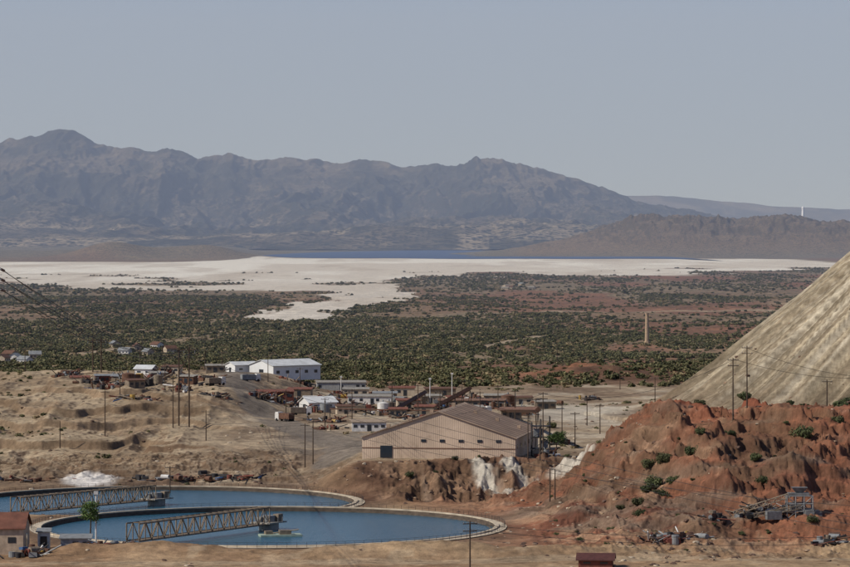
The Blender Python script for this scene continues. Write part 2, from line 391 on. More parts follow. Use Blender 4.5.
hm=D.materials.new('haze_air');hm.use_nodes=True;nt=hm.node_tree;nt.nodes.remove(nt.nodes['Principled BSDF'])
vs=N(nt,'ShaderNodeVolumeScatter');vs.inputs['Color'].default_value=(.62,.74,1,1);vs.inputs['Density'].default_value=3.6e-5;vs.inputs['Anisotropy'].default_value=0
nt.links.new(vs.outputs[0],nt.nodes['Material Output'].inputs['Volume'])
hb.obj('valley_haze',[hm])
# ------------------------------------------------------------------ water
def watermat(name,col,rough,bs,bd,spec=.35):
    m=D.materials.new(name);m.use_nodes=True;nt=m.node_tree;L=nt.links
    b=nt.nodes['Principled BSDF'];b.inputs['Base Color'].default_value=(*col,1);b.inputs['Roughness'].default_value=rough
    b.inputs['Specular IOR Level'].default_value=spec
    tc=N(nt,'ShaderNodeTexCoord');n=N(nt,'ShaderNodeTexNoise');n.inputs['Scale'].default_value=bs;n.inputs['Detail'].default_value=4
    L.new(tc.outputs['Object'],n.inputs['Vector']);bp=N(nt,'ShaderNodeBump');bp.inputs['Strength'].default_value=.8;bp.inputs['Distance'].default_value=bd
    L.new(n.outputs[0],bp.inputs['Height']);L.new(bp.outputs[0],b.inputs['Normal']);return m
lw=MB();pts=[];top=[]
for i in range(80):
    t=i/79;x=-640+1560*t;pts.append((x,11600+120*math.sin(t*9)+70*math.sin(t*23)-500*t*t,-25.2))
for i in range(80):
    t=1-i/79;x=-640+1560*t;top.append((x,11800+5000*(math.sin(math.pi*min(max(t,0),1)))**.45-1200*t*t+120*math.sin(t*17),-25.2))
lw.add(pts+top,[tuple(range(160))])
lw.obj('lake_water',[watermat('lake_blue',tuple(C(60,78,108)),.5,.05,.5,.15)])
conc=mat('tank_concrete',(192,174,146),.9,var=.35,scale=.35)
stain=mat('stained_concrete',(96,82,68),.9,var=.4,scale=.8)
steel=mat('weathered_steel',(134,118,98),.7,.2,.35)
rust=mat('rusty_steel',(104,74,56),.85,.0,.45,1.5)
dark=mat('dark_steel',(54,50,47),.7,.1,.3)
white=mat('white_paint',(212,206,194),.7,0,.25)
cream=mat('cream_siding',(186,168,142),.8,0,.2,.3,1.2)
grayp=mat('gray_paint',(134,134,130),.7,.1,.3)
wood=mat('weathered_wood',(80,65,52),.9,0,.3)
glass=mat('window_glass',(40,46,52),.15,0,.1,spec=.6)
blue=mat('blue_paint',(70,96,130),.6,0,.3)
yellow=mat('yellow_paint',(180,145,70),.5,0,.3)
redp=mat('red_oxide',(116,64,50),.8,0,.35)
rub=mat('tyre_rubber',(30,29,28),.9,0,.2)
droof=mat('dull_roof',(146,138,124),.8,0,.35)
wr0=mat('rust_red_roof',(122,76,58),.85,0,.4)
twm=watermat('tank_water_surface',tuple(C(42,84,100)),.18,1.4,.4,.2)
def tank(T):
    cx,cy,R,z=T;e=empty('thickener_tank',(cx,cy,z))
    n=160;ring=MB();pr=[(R,-4.5,1),(R,-1.0,1),(R,-.25,0),(R,0,0),(R+.9,0,0),(R+.95,-.25,0),(R+2.0,-.3,0),(R+2.6,-.32,1),(R+2.7,-2.2,1)]
    for i in range(n):
        a0=2*math.pi*i/n;a1=2*math.pi*(i+1)/n
        for (r0,z0,m0),(r1,z1,m1) in zip(pr[:-1],pr[1:]):
            ring.quad((r0*math.cos(a0),r0*math.sin(a0),z0),(r0*math.cos(a1),r0*math.sin(a1),z0),(r1*math.cos(a1),r1*math.sin(a1),z1),(r1*math.cos(a0),r1*math.sin(a0),z1),m0)
    ring.obj('rim_wall',[conc,stain],e)
    lau=MB()
    for i in range(n):
        a0=2*math.pi*i/n;a1=2*math.pi*(i+1)/n;r=R-.9
        lau.quad((r*math.cos(a0),r*math.sin(a0),-1.3),(r*math.cos(a1),r*math.sin(a1),-1.3),(r*math.cos(a1),r*math.sin(a1),-.75),(r*math.cos(a0),r*math.sin(a0),-.75))
    lau.obj('launder_lip',[stain],e)
    w=MB();w.add([(R*math.cos(2*math.pi*i/n),R*math.sin(2*math.pi*i/n),-1.1) for i in range(n)],[tuple(range(n))]);w.obj('water',[twm],e)
    rl=MB()
    for i in range(n):
        a=2*math.pi*i/n;b=2*math.pi*(i+1)/n;r=R+2.2
        rl.beam((r*math.cos(a),r*math.sin(a),-.3),(r*math.cos(a),r*math.sin(a),.75),.035)
        for zz in (.35,.75): rl.beam((r*math.cos(a),r*math.sin(a),zz),(r*math.cos(b),r*math.sin(b),zz),.025)
    rl.obj('railing',[dark],e)
    return e
def truss(mb,p,q,w,h,n,r=.11,mt=0):
    p=Vector(p);q=Vector(q);d=(q-p);u=d.normalized();s=Vector((-u.y,u.x,0)).normalized()*w/2;Z=Vector((0,0,h))
    for i in range(n):
        a=p+d*(i/n);b=p+d*((i+1)/n)
        for sd in(-1,1):
            mb.beam(a+s*sd,b+s*sd,r,mt);mb.beam(a+s*sd+Z,b+s*sd+Z,r,mt);mb.beam(a+s*sd,a+s*sd+Z,r*.75,mt)
            mb.beam(a+s*sd+(Z if i%2 else Z*0),b+s*sd+(Z*0 if i%2 else Z),r*.75,mt)
        mb.beam(a-s,a+s,r*.6,mt);mb.beam(a-s+Z,a+s+Z,r*.6,mt)
    for sd in(-1,1): mb.beam(q+s*sd,q+s*sd+Z,r,mt)
    mb.quad(p-s*.7+Z*.02,q-s*.7+Z*.02,q+s*.7+Z*.02,p+s*.7+Z*.02,mt)
rsteel=mat('brown_truss_steel',(132,114,92),.8,.1,.4,.6)
for T,ang in((T1,math.radians(239)),(T2,math.radians(233))):
    e=tank(T);R=T[2]
    b=MB();truss(b,(2*math.cos(ang),2*math.sin(ang),.3),((R+1)*math.cos(ang),(R+1)*math.sin(ang),.3),3.2,3.6,22,.15)
    b.obj('bridge_truss',[rsteel],e)
    c=MB();c.cyl(0,0,-4,.6,2.2,2.2,20,0);c.cyl(0,0,.6,2.0,1.4,1.4,16,1);c.box(0,0,.5,7,5,.25,ang,0);c.box(2,1,1.4,1.8,1.4,1.7,ang,2);c.box(-1.8,-.6,1.1,1.4,1.2,1.2,ang,1)
    for i in range(8):
        a=i*math.pi/4;c.beam((3*math.cos(a),2.4*math.sin(a),.6),(3*math.cos(a),2.4*math.sin(a),1.7),.06,1)
    c.obj('centre_drive_platform',[mat('dull_concrete',(160,152,136),.9),grayp,steel],e)
g=MB();g.box(0,0,.2,9,4,.6,.2);g.box(1,0,.9,2.5,2,1,.2,1);g.box(-2.5,.2,.8,1.6,1.6,.8,.3,1);g.beam((-4,0,.4),(4,-1,1.6),.12,1)
g.obj('floating_barge',[mat('pale_green',(160,172,150),.7),steel],loc=(-31,728,-1.2))
# ------------------------------------------------------------------ buildings
def gable(name,x,y,w,l,he,hr,rot=0,wall=None,roof=None,doors=1,wins=4,sink=.4,z=None):
    """ridge runs along local Y, gable wall faces local -Y"""
    wall=wall or white;roof=roof or grayp
    z=H(x,y) if z is None else z;e=empty(name,(x,y,z),rot)
    a=MB();W=w/2;Ln=l/2
    vs=[(-W,-Ln,-sink),(W,-Ln,-sink),(W,Ln,-sink),(-W,Ln,-sink),(-W,-Ln,he),(W,-Ln,he),(W,Ln,he),(-W,Ln,he),(0,-Ln,hr),(0,Ln,hr)]
    a.add(vs,[(0,1,5,8,4),(2,3,7,9,6),(1,2,6,5),(3,0,4,7)]);a.obj('walls',[wall],e)
    r=MB();o=.5;sl=(hr-he)/W;t=.18
    for sd in(-1,1):
        x1=sd*(W+o);z1=he-sl*o+.04
        top=[(0,-Ln-o,hr+.04+t),(x1,-Ln-o,z1+t),(x1,Ln+o,z1+t),(0,Ln+o,hr+.04+t)];bot=[(p[0],p[1],p[2]-t) for p in top]
        r.add(top+bot,[(0,1,2,3) if sd<0 else (3,2,1,0),(4,5,1,0),(5,6,2,1),(6,7,3,2)])
    r.obj('roof',[roof],e)
    d=MB()
    for i in range(doors):
        cx=(i+1)*w/(doors+1)-W
        dw=min(4,w*.18);d.box(cx,-Ln-.03,he*.36,dw,.1,he*.72)
    for sd in (-1,1):
        for i in range(wins):
            cy=-Ln+(i+.5)*l/wins;d.box(sd*(W+.02),cy,he*.55,.08,min(1.6,l/wins*.45),he*.22)
    d.obj('doors_and_windows',[glass],e)
    return e
def flat(name,x,y,w,l,h,rot=0,wall=None,roof=None,wins=4,pitch=.5):
    wall=wall or white;roof=roof or grayp;z=H(x,y);e=empty(name,(x,y,z),rot)
    a=MB();W=w/2;Ln=l/2
    vs=[(-W,-Ln,-.5),(W,-Ln,-.5),(W,Ln,-.5),(-W,Ln,-.5),(-W,-Ln,h),(W,-Ln,h),(W,Ln,h+pitch),(-W,Ln,h+pitch)]
    a.add(vs,[(0,1,5,4),(1,2,6,5),(2,3,7,6),(3,0,4,7)]);a.obj('walls',[wall],e)
    r=MB();o=.35;r.add([(-W-o,-Ln-o,h+.02),(W+o,-Ln-o,h+.02),(W+o,Ln+o,h+pitch+.02),(-W-o,Ln+o,h+pitch+.02),(-W-o,-Ln-o,h+.2),(W+o,-Ln-o,h+.2),(W+o,Ln+o,h+pitch+.2),(-W-o,Ln+o,h+pitch+.2)],[(3,2,1,0),(4,5,6,7),(0,1,5,4),(1,2,6,5),(2,3,7,6),(3,0,4,7)])
    r.obj('roof',[roof],e)
    d=MB();rr=random.Random(int(x*7+y))
    for i in range(wins):
        cx=-W+(i+.5)*w/wins
        if i==wins//2: d.box(cx,-Ln-.03,h*.38,min(1.4,w/wins*.6),.08,h*.76)
        elif rr.random()<.6: d.box(cx,-Ln-.03,h*.58,min(1.6,w/wins*.55),.08,h*.32)
    d.obj('doors_and_windows',[glass],e);return e
roofbr=mat('brown_roof',(172,146,120),.8,0,.35,.2,1.0)
rb2=mat('rust_brown_trim',(122,92,72),.8,0,.35)
tanw=mat('tan_siding',(198,173,146),.85,0,.25,.12,.8)
bx,by=site(27,922)
HE=5.4;HR=12.2;sl=(HR-HE)/20.5
mill=gable('mill_building',bx,by,41,48,HE,HR,math.radians(-9),tanw,roofbr,0,6,sink=6)
st=MB()
for i in range(10):
    y0=-23+i*4.9
    st.add([(1,y0,HR-sl*1+.3),(20.6,y0,HR-sl*20.6+.3),(20.6,y0+1.5,HR-sl*20.6+.3),(1,y0+1.5,HR-sl+.3)],[(0,1,2,3)])
st.obj('roof_strips',[rb2],mill)
st=MB()
for i in range(12):
    y0=-22+i*4;st.add([(-1,y0,HR-sl*1+.3),(-20.6,y0,HR-sl*20.6+.3),(-20.6,y0+2.4,HR-sl*20.6+.3),(-1,y0+2.4,HR-sl+.3)],[(3,2,1,0)])
st.obj('roof_patches',[rb2],mill)
tr=MB();tr.box(0,-24.06,2.6,41,.08,.25,0,2)
tr.box(-14,-24.1,1.6,3.2,.14,3.2,0,1)
for i in range(5): tr.box(-4+i*5,-24.1,4.6,1.3,.12,.7,0,1)
for i in range(7): tr.box(-18+i*6,3,HR-abs(-18+i*6)*sl+.6,1.0,1.0,1.0,0,0)
tr.obj('wall_trim',[roofbr,glass,rb2],mill)
gx,gy=site(116,905)
q=MB()
for i in range(3):
    for j in range(2):
        q.beam((i*2.4-2.4,j*4,-3),(i*2.4-2.4,j*4,9+i*.8),.14)
    q.beam((i*2.4-2.4,0,9),(i*2.4-2.4,4,9),.12)
for k in (2,5,8): 
    q.box(0,2,k,5.4,4.4,.15);q.beam((-2.4,0,k-3 if k>2 else 0),(2.4,0,k),.09)
q.box(-.6,2,6.2,2.6,2.6,2,0,1);q.box(1,1.6,3.2,1.8,2.4,1.8,0,1)
q.obj('steel_process_tower',[dark,grayp],loc=(gx,gy,H(gx,gy)))
bx,by=site(-425+285,1410)
corr=mat('white_corrugated',(214,211,202),.6,0,.14,.2,.8)
wr=mat('white_roof',(206,204,196),.6,0,.2,.3,.8)
gable('white_warehouse',bx,by,17,24,5.6,7.8,math.radians(-52),corr,wr,1,5)
x,y=site(-425+242,1415);gable('white_annex_shed',x,y,9,11,3.6,4.8,math.radians(-60),corr,wr,1,2)
x,y=site(-425+341,1395);flat('long_workshop',x,y,20,8,3.2,math.radians(4),mat('pale_gray',(160,158,150),.7),droof,9)
x,y=site(-425+370,1250);flat('office_building',x,y,16,7,2.8,math.radians(-3),white,droof,8)
x,y=site(-425+318,1205);gable('white_shed',x,y,8,11,2.6,4.4,math.radians(-62),corr,corr,1,2)
x,y=site(-425+369,1045);flat('workshop_shed',x,y,10.5,6,2.6,math.radians(2),white,mat('tan_roof',(155,134,110),.8),5)
x,y=site(-425+408,1215);flat('store_shed',x,y,8,6,3,.1,cream,wr0,3)
x,y=site(-425+472,1220);flat('long_rusty_shed',x,y,24,5,2.4,-.03,steel,rb2,10)
x,y=site(-425+275,1225);flat('rusty_shed',x,y,13,7,3.0,.12,redp,wr0,4)
x,y=site(-425+122,1260);flat('blue_shed',x,y,7,5,3.2,.3,blue,droof,3)
x,y=site(-425+146,1275);gable('small_white_hut',x,y,5,7,2.6,3.8,1.2,white,wr,1,2)
x,y=site(-425+402,1330);flat('gray_workshop',x,y,10,5,3,.0,cream,wr0,4)
x,y=site(-425+440,1340);flat('rusty_store',x,y,12,5,2.6,.1,steel,rust,4)
x,y=site(-425+112,1235);flat('tin_lean_to',x,y,6,4,2.4,-.2,steel,grayp,2)
x,y=site(-425+520,1250);flat('tin_lean_to',x,y,9,4,2.4,.1,cream,rust,3)
for p,d,w_,r_,a_,b_ in((158,1240,6,.4,steel,droof),(172,1275,7,-.3,cream,rust),(102,1215,5,.2,redp,grayp),(215,1300,7,.1,steel,droof),(300,1290,9,-.1,steel,wr0),(430,1265,8,.05,cream,droof),(455,1250,6,.3,cream,wr0),(385,1290,9,0,steel,grayp),(495,1275,8,-.1,steel,droof),(345,1165,6,.2,cream,rust),(398,1140,6,0,steel,wr0),(545,1210,7,.2,steel,droof),(356,1330,10,0,cream,droof),(328,1230,8,.3,redp,rust),(425,1175,7,-.2,steel,wr0),(470,1160,9,.1,rust,droof),(135,1175,6,.5,steel,rust),(80,1250,7,.1,cream,wr0),(188,1210,6,-.4,rust,droof),(510,1130,7,.2,steel,rust)):
    x,y=site(p-425,d);flat('tin_shed',x,y,w_,w_*.6,2.5,r_,a_,b_,3)
for p0,d0,p1,d1,h1 in((432,1190,470,1215,7),(500,1180,538,935,11),(395,1180,425,1235,5)):
    xa,ya=site(p0-425,d0);xb,yb=site(p1-425,d1);za=H(xa,ya);zb_=H(xb,yb);m=MB()
    m.beam((0,0,1),(xb-xa,yb-ya,zb_-za+h1),.9,0,4)
    for k in range(1,6):
        t=k/5.;X_=t*(xb-xa);Y_=t*(yb-ya);zz=H(xa+X_,ya+Y_)-za;tz=1+t*(zb_-za+h1-1)
        m.beam((X_-.8,Y_,zz-.5),(X_,Y_,tz-.4),.1,1);m.beam((X_+.8,Y_,zz-.5),(X_,Y_,tz-.4),.1,1)
    m.obj('conveyor_gallery',[rust,dark],loc=(xa,ya,za))
xa,ya=site(-425+330,1150);za=H(xa,ya);m=MB()
for k in range(9):
    zz=H(xa+k*6,ya-k*2)-za
    for s in(-1,1): m.beam((k*6,-k*2+s,zz-.6),(k*6,-k*2+s,2.6),.1,1)
    m.beam((k*6,-k*2-1,2.6),(k*6,-k*2+1,2.6),.1,1)
for s in(-.7,0,.7): m.beam((0,s,2.9),(48,-16+s,2.9),.2,0,8)
m.obj('pipe_rack',[rust,dark],loc=(xa,ya,za))
x,y=site(-425+4,684);e=gable('pump_house',x,y,11,9,5.2,7.8,math.radians(90),mat('beige_wall',(180,158,132),.85,0,.25),mat('rust_roof',(116,74,56),.8,0,.35,.6,1.2),1,2)
x,y=site(-425+76,690);flat('pump_shed',x,y,6.0,4,2.2,.05,mat('pale_gray',(170,168,160)),grayp,3)
x,y=site(-425+44,692);flat('control_cabin',x,y,2.4,2.4,3.4,.05,white,grayp,1)
x,y=site(-425+596,652);gable('maroon_hut',x,y,4,6.5,1.4,2.3,math.radians(84),redp,mat('maroon_roof',(84,50,44),.8),1,2)
x,y=site(222,2400);z=H(x,y);s=MB();s.cyl(0,0,-2,1.6,2.2,2.1,8,0);s.cyl(0,0,1.6,20.5,1.55,1.15,20,0);s.cyl(0,0,20.5,21.3,1.4,1.4,20,0);s.cyl(0,0,21.3,21.5,.9,.9,16,1)
s.obj('brick_chimney',[mat('buff_brick',(176,150,120),.9),dark],loc=(x,y,z))
x,y=site(378,13450);z=H(x,y);s=MB();s.cyl(0,0,-5,28,6,4.5,16,0);s.cyl(0,0,28,33,6,6,16,0);s.cyl(0,0,33,38,3.5,1,12,0)
s.obj('hilltop_tower',[mat('tower_white',(235,235,235),.7,0,.05)],loc=(x,y,z))
def house(b,d,w=10,c=None,rot=0):
    x,y=site(b,d);gable('house',x,y,w*.7,w,2.8,4.4,rot,c or white,random.choice([grayp,droof,rust]),1,3)
for b,d in((-300,2080),(-288,2120),(-277,2050),(-268,2160),(-310,2180),(-422,1900),(-410,1930),(-400,1880),(-415,1990),(-390,1960),(-255,2100)):
    house(b,d,random.uniform(6,9),random.choice([white,cream,cream]),random.uniform(0,3))
for i in range(6): house(78+random.uniform(0,40),random.uniform(5200,5800),random.uniform(8,12),cream,random.uniform(0,3))
# ------------------------------------------------------------------ poles, wires
def pole(x,y,h,arms=1,kind='w',rot=0,name='utility_pole'):
    m=MB();m.cyl(0,0,-1,h,.19,.12,8,0)
    if kind=='w':
        for i in range(arms):
            z=h-.5-i*1.3;m.box(0,-.2,z,2.6,.14,.16,rot,0)
            for s in(-1.15,-.5,.5,1.15): m.cyl(s*math.cos(rot),s*math.sin(rot)-.2,z+.08,z+.34,.06,.05,6,1)
    m.obj(name,[wood,grayp],loc=(x,y,H(x,y)))
def hframe(x,y,h):
    m=MB()
    for s in(-1,1): m.cyl(s*1.6,0,-1,h,.28,.22,8,0)
    m.box(0,-.25,h-1,7.4,.2,.3);m.box(0,.25,h-1.9,6,.2,.25)
    m.beam((-1.6,0,h-8),(1.6,0,h-2.5),.1);m.beam((1.6,0,h-8),(-1.6,0,h-2.5),.1)
    for s in(-3.4,0,3.4): m.cyl(s,-.25,h-2.2,h-1.1,.09,.09,6,1)
    m.obj('transmission_pole',[wood,grayp],loc=(x,y,H(x,y)))
x,y=site(-425+184,1065);hframe(x,y,25)
x,y=site(-425+97,1290);hframe(x,y,13)
PL=[(105,1030,14,1),(170,880,11,1),(286,1150,9,1),(305,925,12,1),(313,928,12,1),(543,890,17.5,2),(557,1950,16,1),(733,785,14.5,2),(747,790,14.5,2),(827,830,7,1),
    (550,775,7.5,0),(555,778,7,0),(470,600,12.5,2),(222,1300,8,1),(206,1000,9,1),(60,1000,8,0),(562,1010,10,1),(600,1020,9,1),(587,1080,9,1),(25,1350,10,1),(670,880,9,1),(392,1180,10,1),(498,1190,9,1),(440,1110,10,1),(255,1480,9,1),(356,1500,11,1),(620,1400,9,1),(165,1200,9,1),(540,880,9,0),(173,1060,16,1),(536,1000,12,1),
    (120,1150,10,1),(325,1080,9,1),(352,1120,10,1),(418,1150,11,1),(462,1230,10,1),(480,1100,10,1),(515,1060,12,1),(268,1300,10,1),(205,1400,10,1),(655,1150,10,1),(575,940,10,1),(140,1330,10,1),(300,1330,9,1),(528,890,12,1)]
for p,d,h,a in PL:
    x,y=site(p-425,d);pole(x,y,h,a,rot=random.uniform(-.4,.4))
for p,d,h in((430,1240,9.5),(452,1290,10),(341,1330,7),(96,699,10.5)):
    x,y=site(p-425,d);m=MB();m.cyl(0,0,-.5,h,.2,.16,8,0);m.box(0,0,h+.3,.9,.7,.6,0,0);m.obj('white_light_pole',[white],loc=(x,y,H(x,y)))
def cable(name,a,b,sag,r=.035,n=60,ins=0):
    m=MB();a=Vector(a);b=Vector(b);pv=None
    for i in range(n+1):
        t=i/n;p=a.lerp(b,t);p.z-=sag*4*t*(1-t)
        if pv is not None: m.beam(pv,p,r,0,4)
        pv=p
    if ins:
        d=(b-a).normalized()
        for i in range(ins): m.beam(a+d*(i*.34+.2),a+d*(i*.34+.32),.2,1,10)
    m.obj(name,[dark,mat('insulator_brown',(70,48,40),.4)])
def wire(p0,d0,h0,p1,d1,h1,sag=2,r=.04):
    x0,y0=site(p0-425,d0);x1,y1=site(p1-425,d1);cable('power_cable',(x0,y0,H(x0,y0)+h0),(x1,y1,H(x1,y1)+h1),sag,r,24)
px,py_=-67.5,500;pz=H(px,py_);m=MB();ht=60-pz
for k in range(14):
    z0=ht*k/14;z1=ht*(k+1)/14;w0=3.2*(1-k/15.)+.3;w1=3.2*(1-(k+1)/15.)+.3
    cs0=[(-w0,-w0),(w0,-w0),(w0,w0),(-w0,w0)];cs1=[(-w1,-w1),(w1,-w1),(w1,w1),(-w1,w1)]
    for i in range(4):
        j=(i+1)%4;m.beam((*cs0[i],z0),(*cs1[i],z1),.1);m.beam((*cs0[i],z0),(*cs1[j],z1),.06);m.beam((*cs1[i],z1),(*cs1[j],z1),.06)
for zz in(ht-1.5,ht-3,ht-4.5):
    for s in(-1,1): m.beam((0,-.5,zz),(s*5.2,0,zz),.09);m.beam((0,.5,zz),(s*5.2,0,zz),.09);m.beam((0,0,zz+1.0),(s*5.2,0,zz),.07)
m.obj('lattice_pylon',[grayp],loc=(px,py_,pz))
hx,hy=site(-425+184,1065);hz=H(hx,hy)
for k,zz in enumerate((58.5,57.0,55.5)):
    cable('power_cable',(px+5.2,py_,zz),(hx-3.4+3.4*k,hy,hz+22.8),2.5+k*.8,.065,40,12)
    cable('power_cable',(px+4.0,py_,zz+1),(hx-2.4+3.4*k,hy,hz+24),4+k*1.2,.05,40)
for k,(dz,sg) in enumerate(((0,3.0),(1.2,3.4),(2.6,3.2))):
    cable('power_cable',(hx+1.6*k-1.6,hy,hz+23-dz*2),(92,600,10.5-dz),sg,.045,60)
wire(184,1065,24,97,1290,12,4);wire(184,1065,24,313,928,11.8,3);wire(313,928,11.8,543,890,17,3);wire(543,890,17,733,785,14,4);wire(733,785,14.3,930,800,12,3)
wire(747,790,14,930,800,11,3);wire(305,925,11.5,900,640,12,3);wire(97,1290,12,-40,1400,12,3)
wire(470,600,12,900,590,11,1.5);wire(470,600,11,900,590,10,1.8)
pole(92,600,12-H(92,600),2)
# ------------------------------------------------------------------ scrap, vehicles, machinery
PAL=[rust,steel,dark,grayp,white,redp,blue,yellow]
def scrap(b,d,w,l,h,n,name='scrap_pile',wts=(7,5,7,2.5,.8,3,.4,.3),s=1.):
    x0,y0=site(b,d);m=MB();z0=H(x0,y0)
    for i in range(n):
        x=random.gauss(0,.3)*w;y=random.gauss(0,.3)*l;z=H(x0+x,y0+y)-z0
        mt=random.choices(range(8),wts)[0];k=random.random()
        hh=h*random.uniform(.2,1)*math.exp(-(x/w)**2*2)
        if k<.35: m.box(x,y,z+hh*.5,random.uniform(.6,3)*s,random.uniform(.5,2)*s,hh,random.uniform(0,3),mt,random.uniform(-.15,.15))
        elif k<.82:
            a=random.uniform(0,6.3);L=random.uniform(1.5,6)*s;m.beam((x,y,z+.2),(x+L*math.cos(a),y+L*math.sin(a),z+random.uniform(.1,1.3)*h),random.uniform(.07,.25)*s,mt)
        elif k<.92:
            a=random.uniform(0,6.3);r=random.uniform(.3,.8)*s;m.beam((x,y,z+r),(x+math.cos(a)*2.2*s,y+math.sin(a)*2.2*s,z+r),r,mt,12)
        else: m.cyl(x,y,z-.2,z+hh+.6,random.uniform(.4,.9)*s,None,12,mt)
    m.obj(name,PAL,loc=(x0,y0,z0))
random.seed(11)
for a in [(-425+120,1240,9,22,3,90),(-425+150,1225,7,25,3,80),(-425+110,1180,9,18,2.2,60),(-425+165,1270,7,20,2.6,50),(-425+275,1215,11,16,2.6,100),(-425+262,1180,6,10,1.8,40),(-425+300,1235,8,14,2.4,60),
          (-425+350,1215,12,18,2.2,80),(-425+445,1200,14,20,2.2,110),(-425+495,1210,12,18,2.2,80),(-425+410,1130,8,10,1.6,40),(-425+520,1160,8,14,1.8,50),(-425+340,1320,12,14,2.2,60),
          (-425+135,1130,12,16,1.6,50),(-425+205,1240,7,16,2,50),(-425+215,1350,8,14,2,40),(-425+215,1150,8,12,1.4,30),(-425+385,1160,10,12,2,50),(-425+330,1110,8,8,1.6,30),(-425+90,1210,8,14,2,40),(-425+330,1060,8,8,1.2,20),(-425+465,1300,16,16,2,60),
          (-425+175,905,20,3,.7,60),(-425+225,903,14,3,.7,40),(-425+172,797,3.5,3,2.6,50),(-425+670,694,7,5,1.8,90),(-425+690,700,5,4,1.6,40),(-425+110,686,8,3,1.3,60),(-425+30,672,6,4,2.0,40),
          (-425+25,903,10,3,.6,40),(-425+548,900,4,6,2.0,40),(-425+830,690,5,6,1.4,30),(-425+715,715,4,4,1.4,30),(-425+590,1290,7,12,1.6,25),(-425+385,1340,14,14,2,50),(-425+560,960,5,8,1.6,30),
          (-425+70,1280,10,18,2,50),(-425+180,1180,8,14,1.6,40),(-425+430,1270,14,14,2.2,60),(-425+310,1180,8,12,2,40),(-425+540,1250,10,14,2,40),(-425+300,1350,8,10,2,40)]:
    scrap(*a)
def truck(b,d,rot,c1,c2):
    x,y=site(b,d);m=MB();m.box(2.9,0,1.5,1.9,2.3,2.0,0,0);m.box(3.0,0,2.7,1.5,2.1,.5,0,0);m.box(3.88,0,2.1,.06,1.9,.7,0,2);m.box(-.8,0,1.75,5.2,2.4,1.9,0,1);m.box(0,0,.7,7.4,1.0,.3,0,3)
    for wx in(2.9,-1.6,-2.8):
        for sy in(-1,1): m.beam((wx,sy*1.2,.5),(wx,sy*.85,.5),.5,3,14)
    m.obj('truck',[c1,c2,glass,rub],loc=(x,y,H(x,y)+.02),rot=rot)
for t in((300,1160,.2,white,steel),(335,1245,1.8,white,blue),(360,1180,.1,redp,steel),(398,1255,2.6,white,grayp),(425,1180,.4,yellow,yellow),(215,1190,.7,white,steel),(460,1150,3.0,blue,white),(250,1260,.4,white,grayp),(135,1210,1.1,yellow,rust),(312,1270,.1,redp,white),(285,1110,2.3,white,rust),(480,1160,.3,white,white)):
    truck(t[0]-425,*t[1:])
def stank(b,d,r,h,mt):
    x,y=site(b,d);m=MB();m.cyl(0,0,-.5,h,r,r,28,0);m.cyl(0,0,h,h+r*.25,r*1.02,.1,28,0)
    m.beam((r+.2,0,0),(r+.2,0,h+.8),.08,1);m.cyl(0,0,h+r*.2,h+r*.25+.6,.3,.3,8,1);m.obj('storage_tank',[mt,grayp],loc=(x,y,H(x,y)))
for a in((383,1190,2.0,3.0,white),(389,1195,2.0,3.0,steel),(420,1240,3,3.4,steel),(508,1230,2.6,4,rust),(325,1180,1.8,3,grayp),(128,1200,2.2,3.4,rust),(158,1215,1.6,3.4,steel)): stank(a[0]-425,*a[1:])
x0,y0=site(352,716);z0=H(x0,y0);e=empty('screening_plant',(x0,y0,z0))
m=MB()
truss(m,(-9,1,.6),(3,0,4.6),1.1,.9,12,.07);truss(m,(-5,-2,.4),(5,-1,2.2),1.0,.8,9,.06)
m.obj('conveyors',[steel],e)
m=MB()
for i in range(4):
    for j in(-1.5,1.5): m.beam((2+i*1.8,j,-1),(2+i*1.8,j,4.8),.13)
    m.beam((2+i*1.8,-1.5,4.8),(2+i*1.8,1.5,4.8),.12)
for zz in(1.6,3.2,4.8):
    for j in(-1.5,1.5): m.beam((2,j,zz),(7.4,j,zz),.11)
m.beam((2,-1.5,0),(7.4,-1.5,4.8),.08);m.beam((7.4,-1.5,0),(2,-1.5,4.8),.08)
m.obj('frame',[grayp],e)
m=MB();m.box(4.5,0,5.2,4.4,2.6,.5);m.add([(3,-1.2,6.6),(6.4,-1.2,6.6),(6.4,1.2,6.6),(3,1.2,6.6),(4,-.5,5.4),(5.4,-.5,5.4),(5.4,.5,5.4),(4,.5,5.4)],[(0,1,5,4),(1,2,6,5),(2,3,7,6),(3,0,4,7),(0,3,2,1)])
m.box(4,0,2.4,2.6,2.2,1.2);m.box(-1,-2.6,.9,3.2,1.8,1.7,.2);m.beam((8.6,-.6,.9),(8.6,1.4,.9),.9,0,16);m.box(6.6,-2.4,1,1.8,1.2,2)
m.obj('hopper_and_screens',[mat('dull_gray_steel',(118,118,114),.7,.1,.4)],e)
m=MB()
for wx in(-6,-4.7,0,1.3): m.beam((wx,-1.8,.5),(wx,-1.3,.5),.55,0,14)
m.obj('wheels',[rub],e)
scrap(340,718,12,3,1.6,80,'steel_scrap',(3,6,5,6,.5,.5,.2,.1),.8)
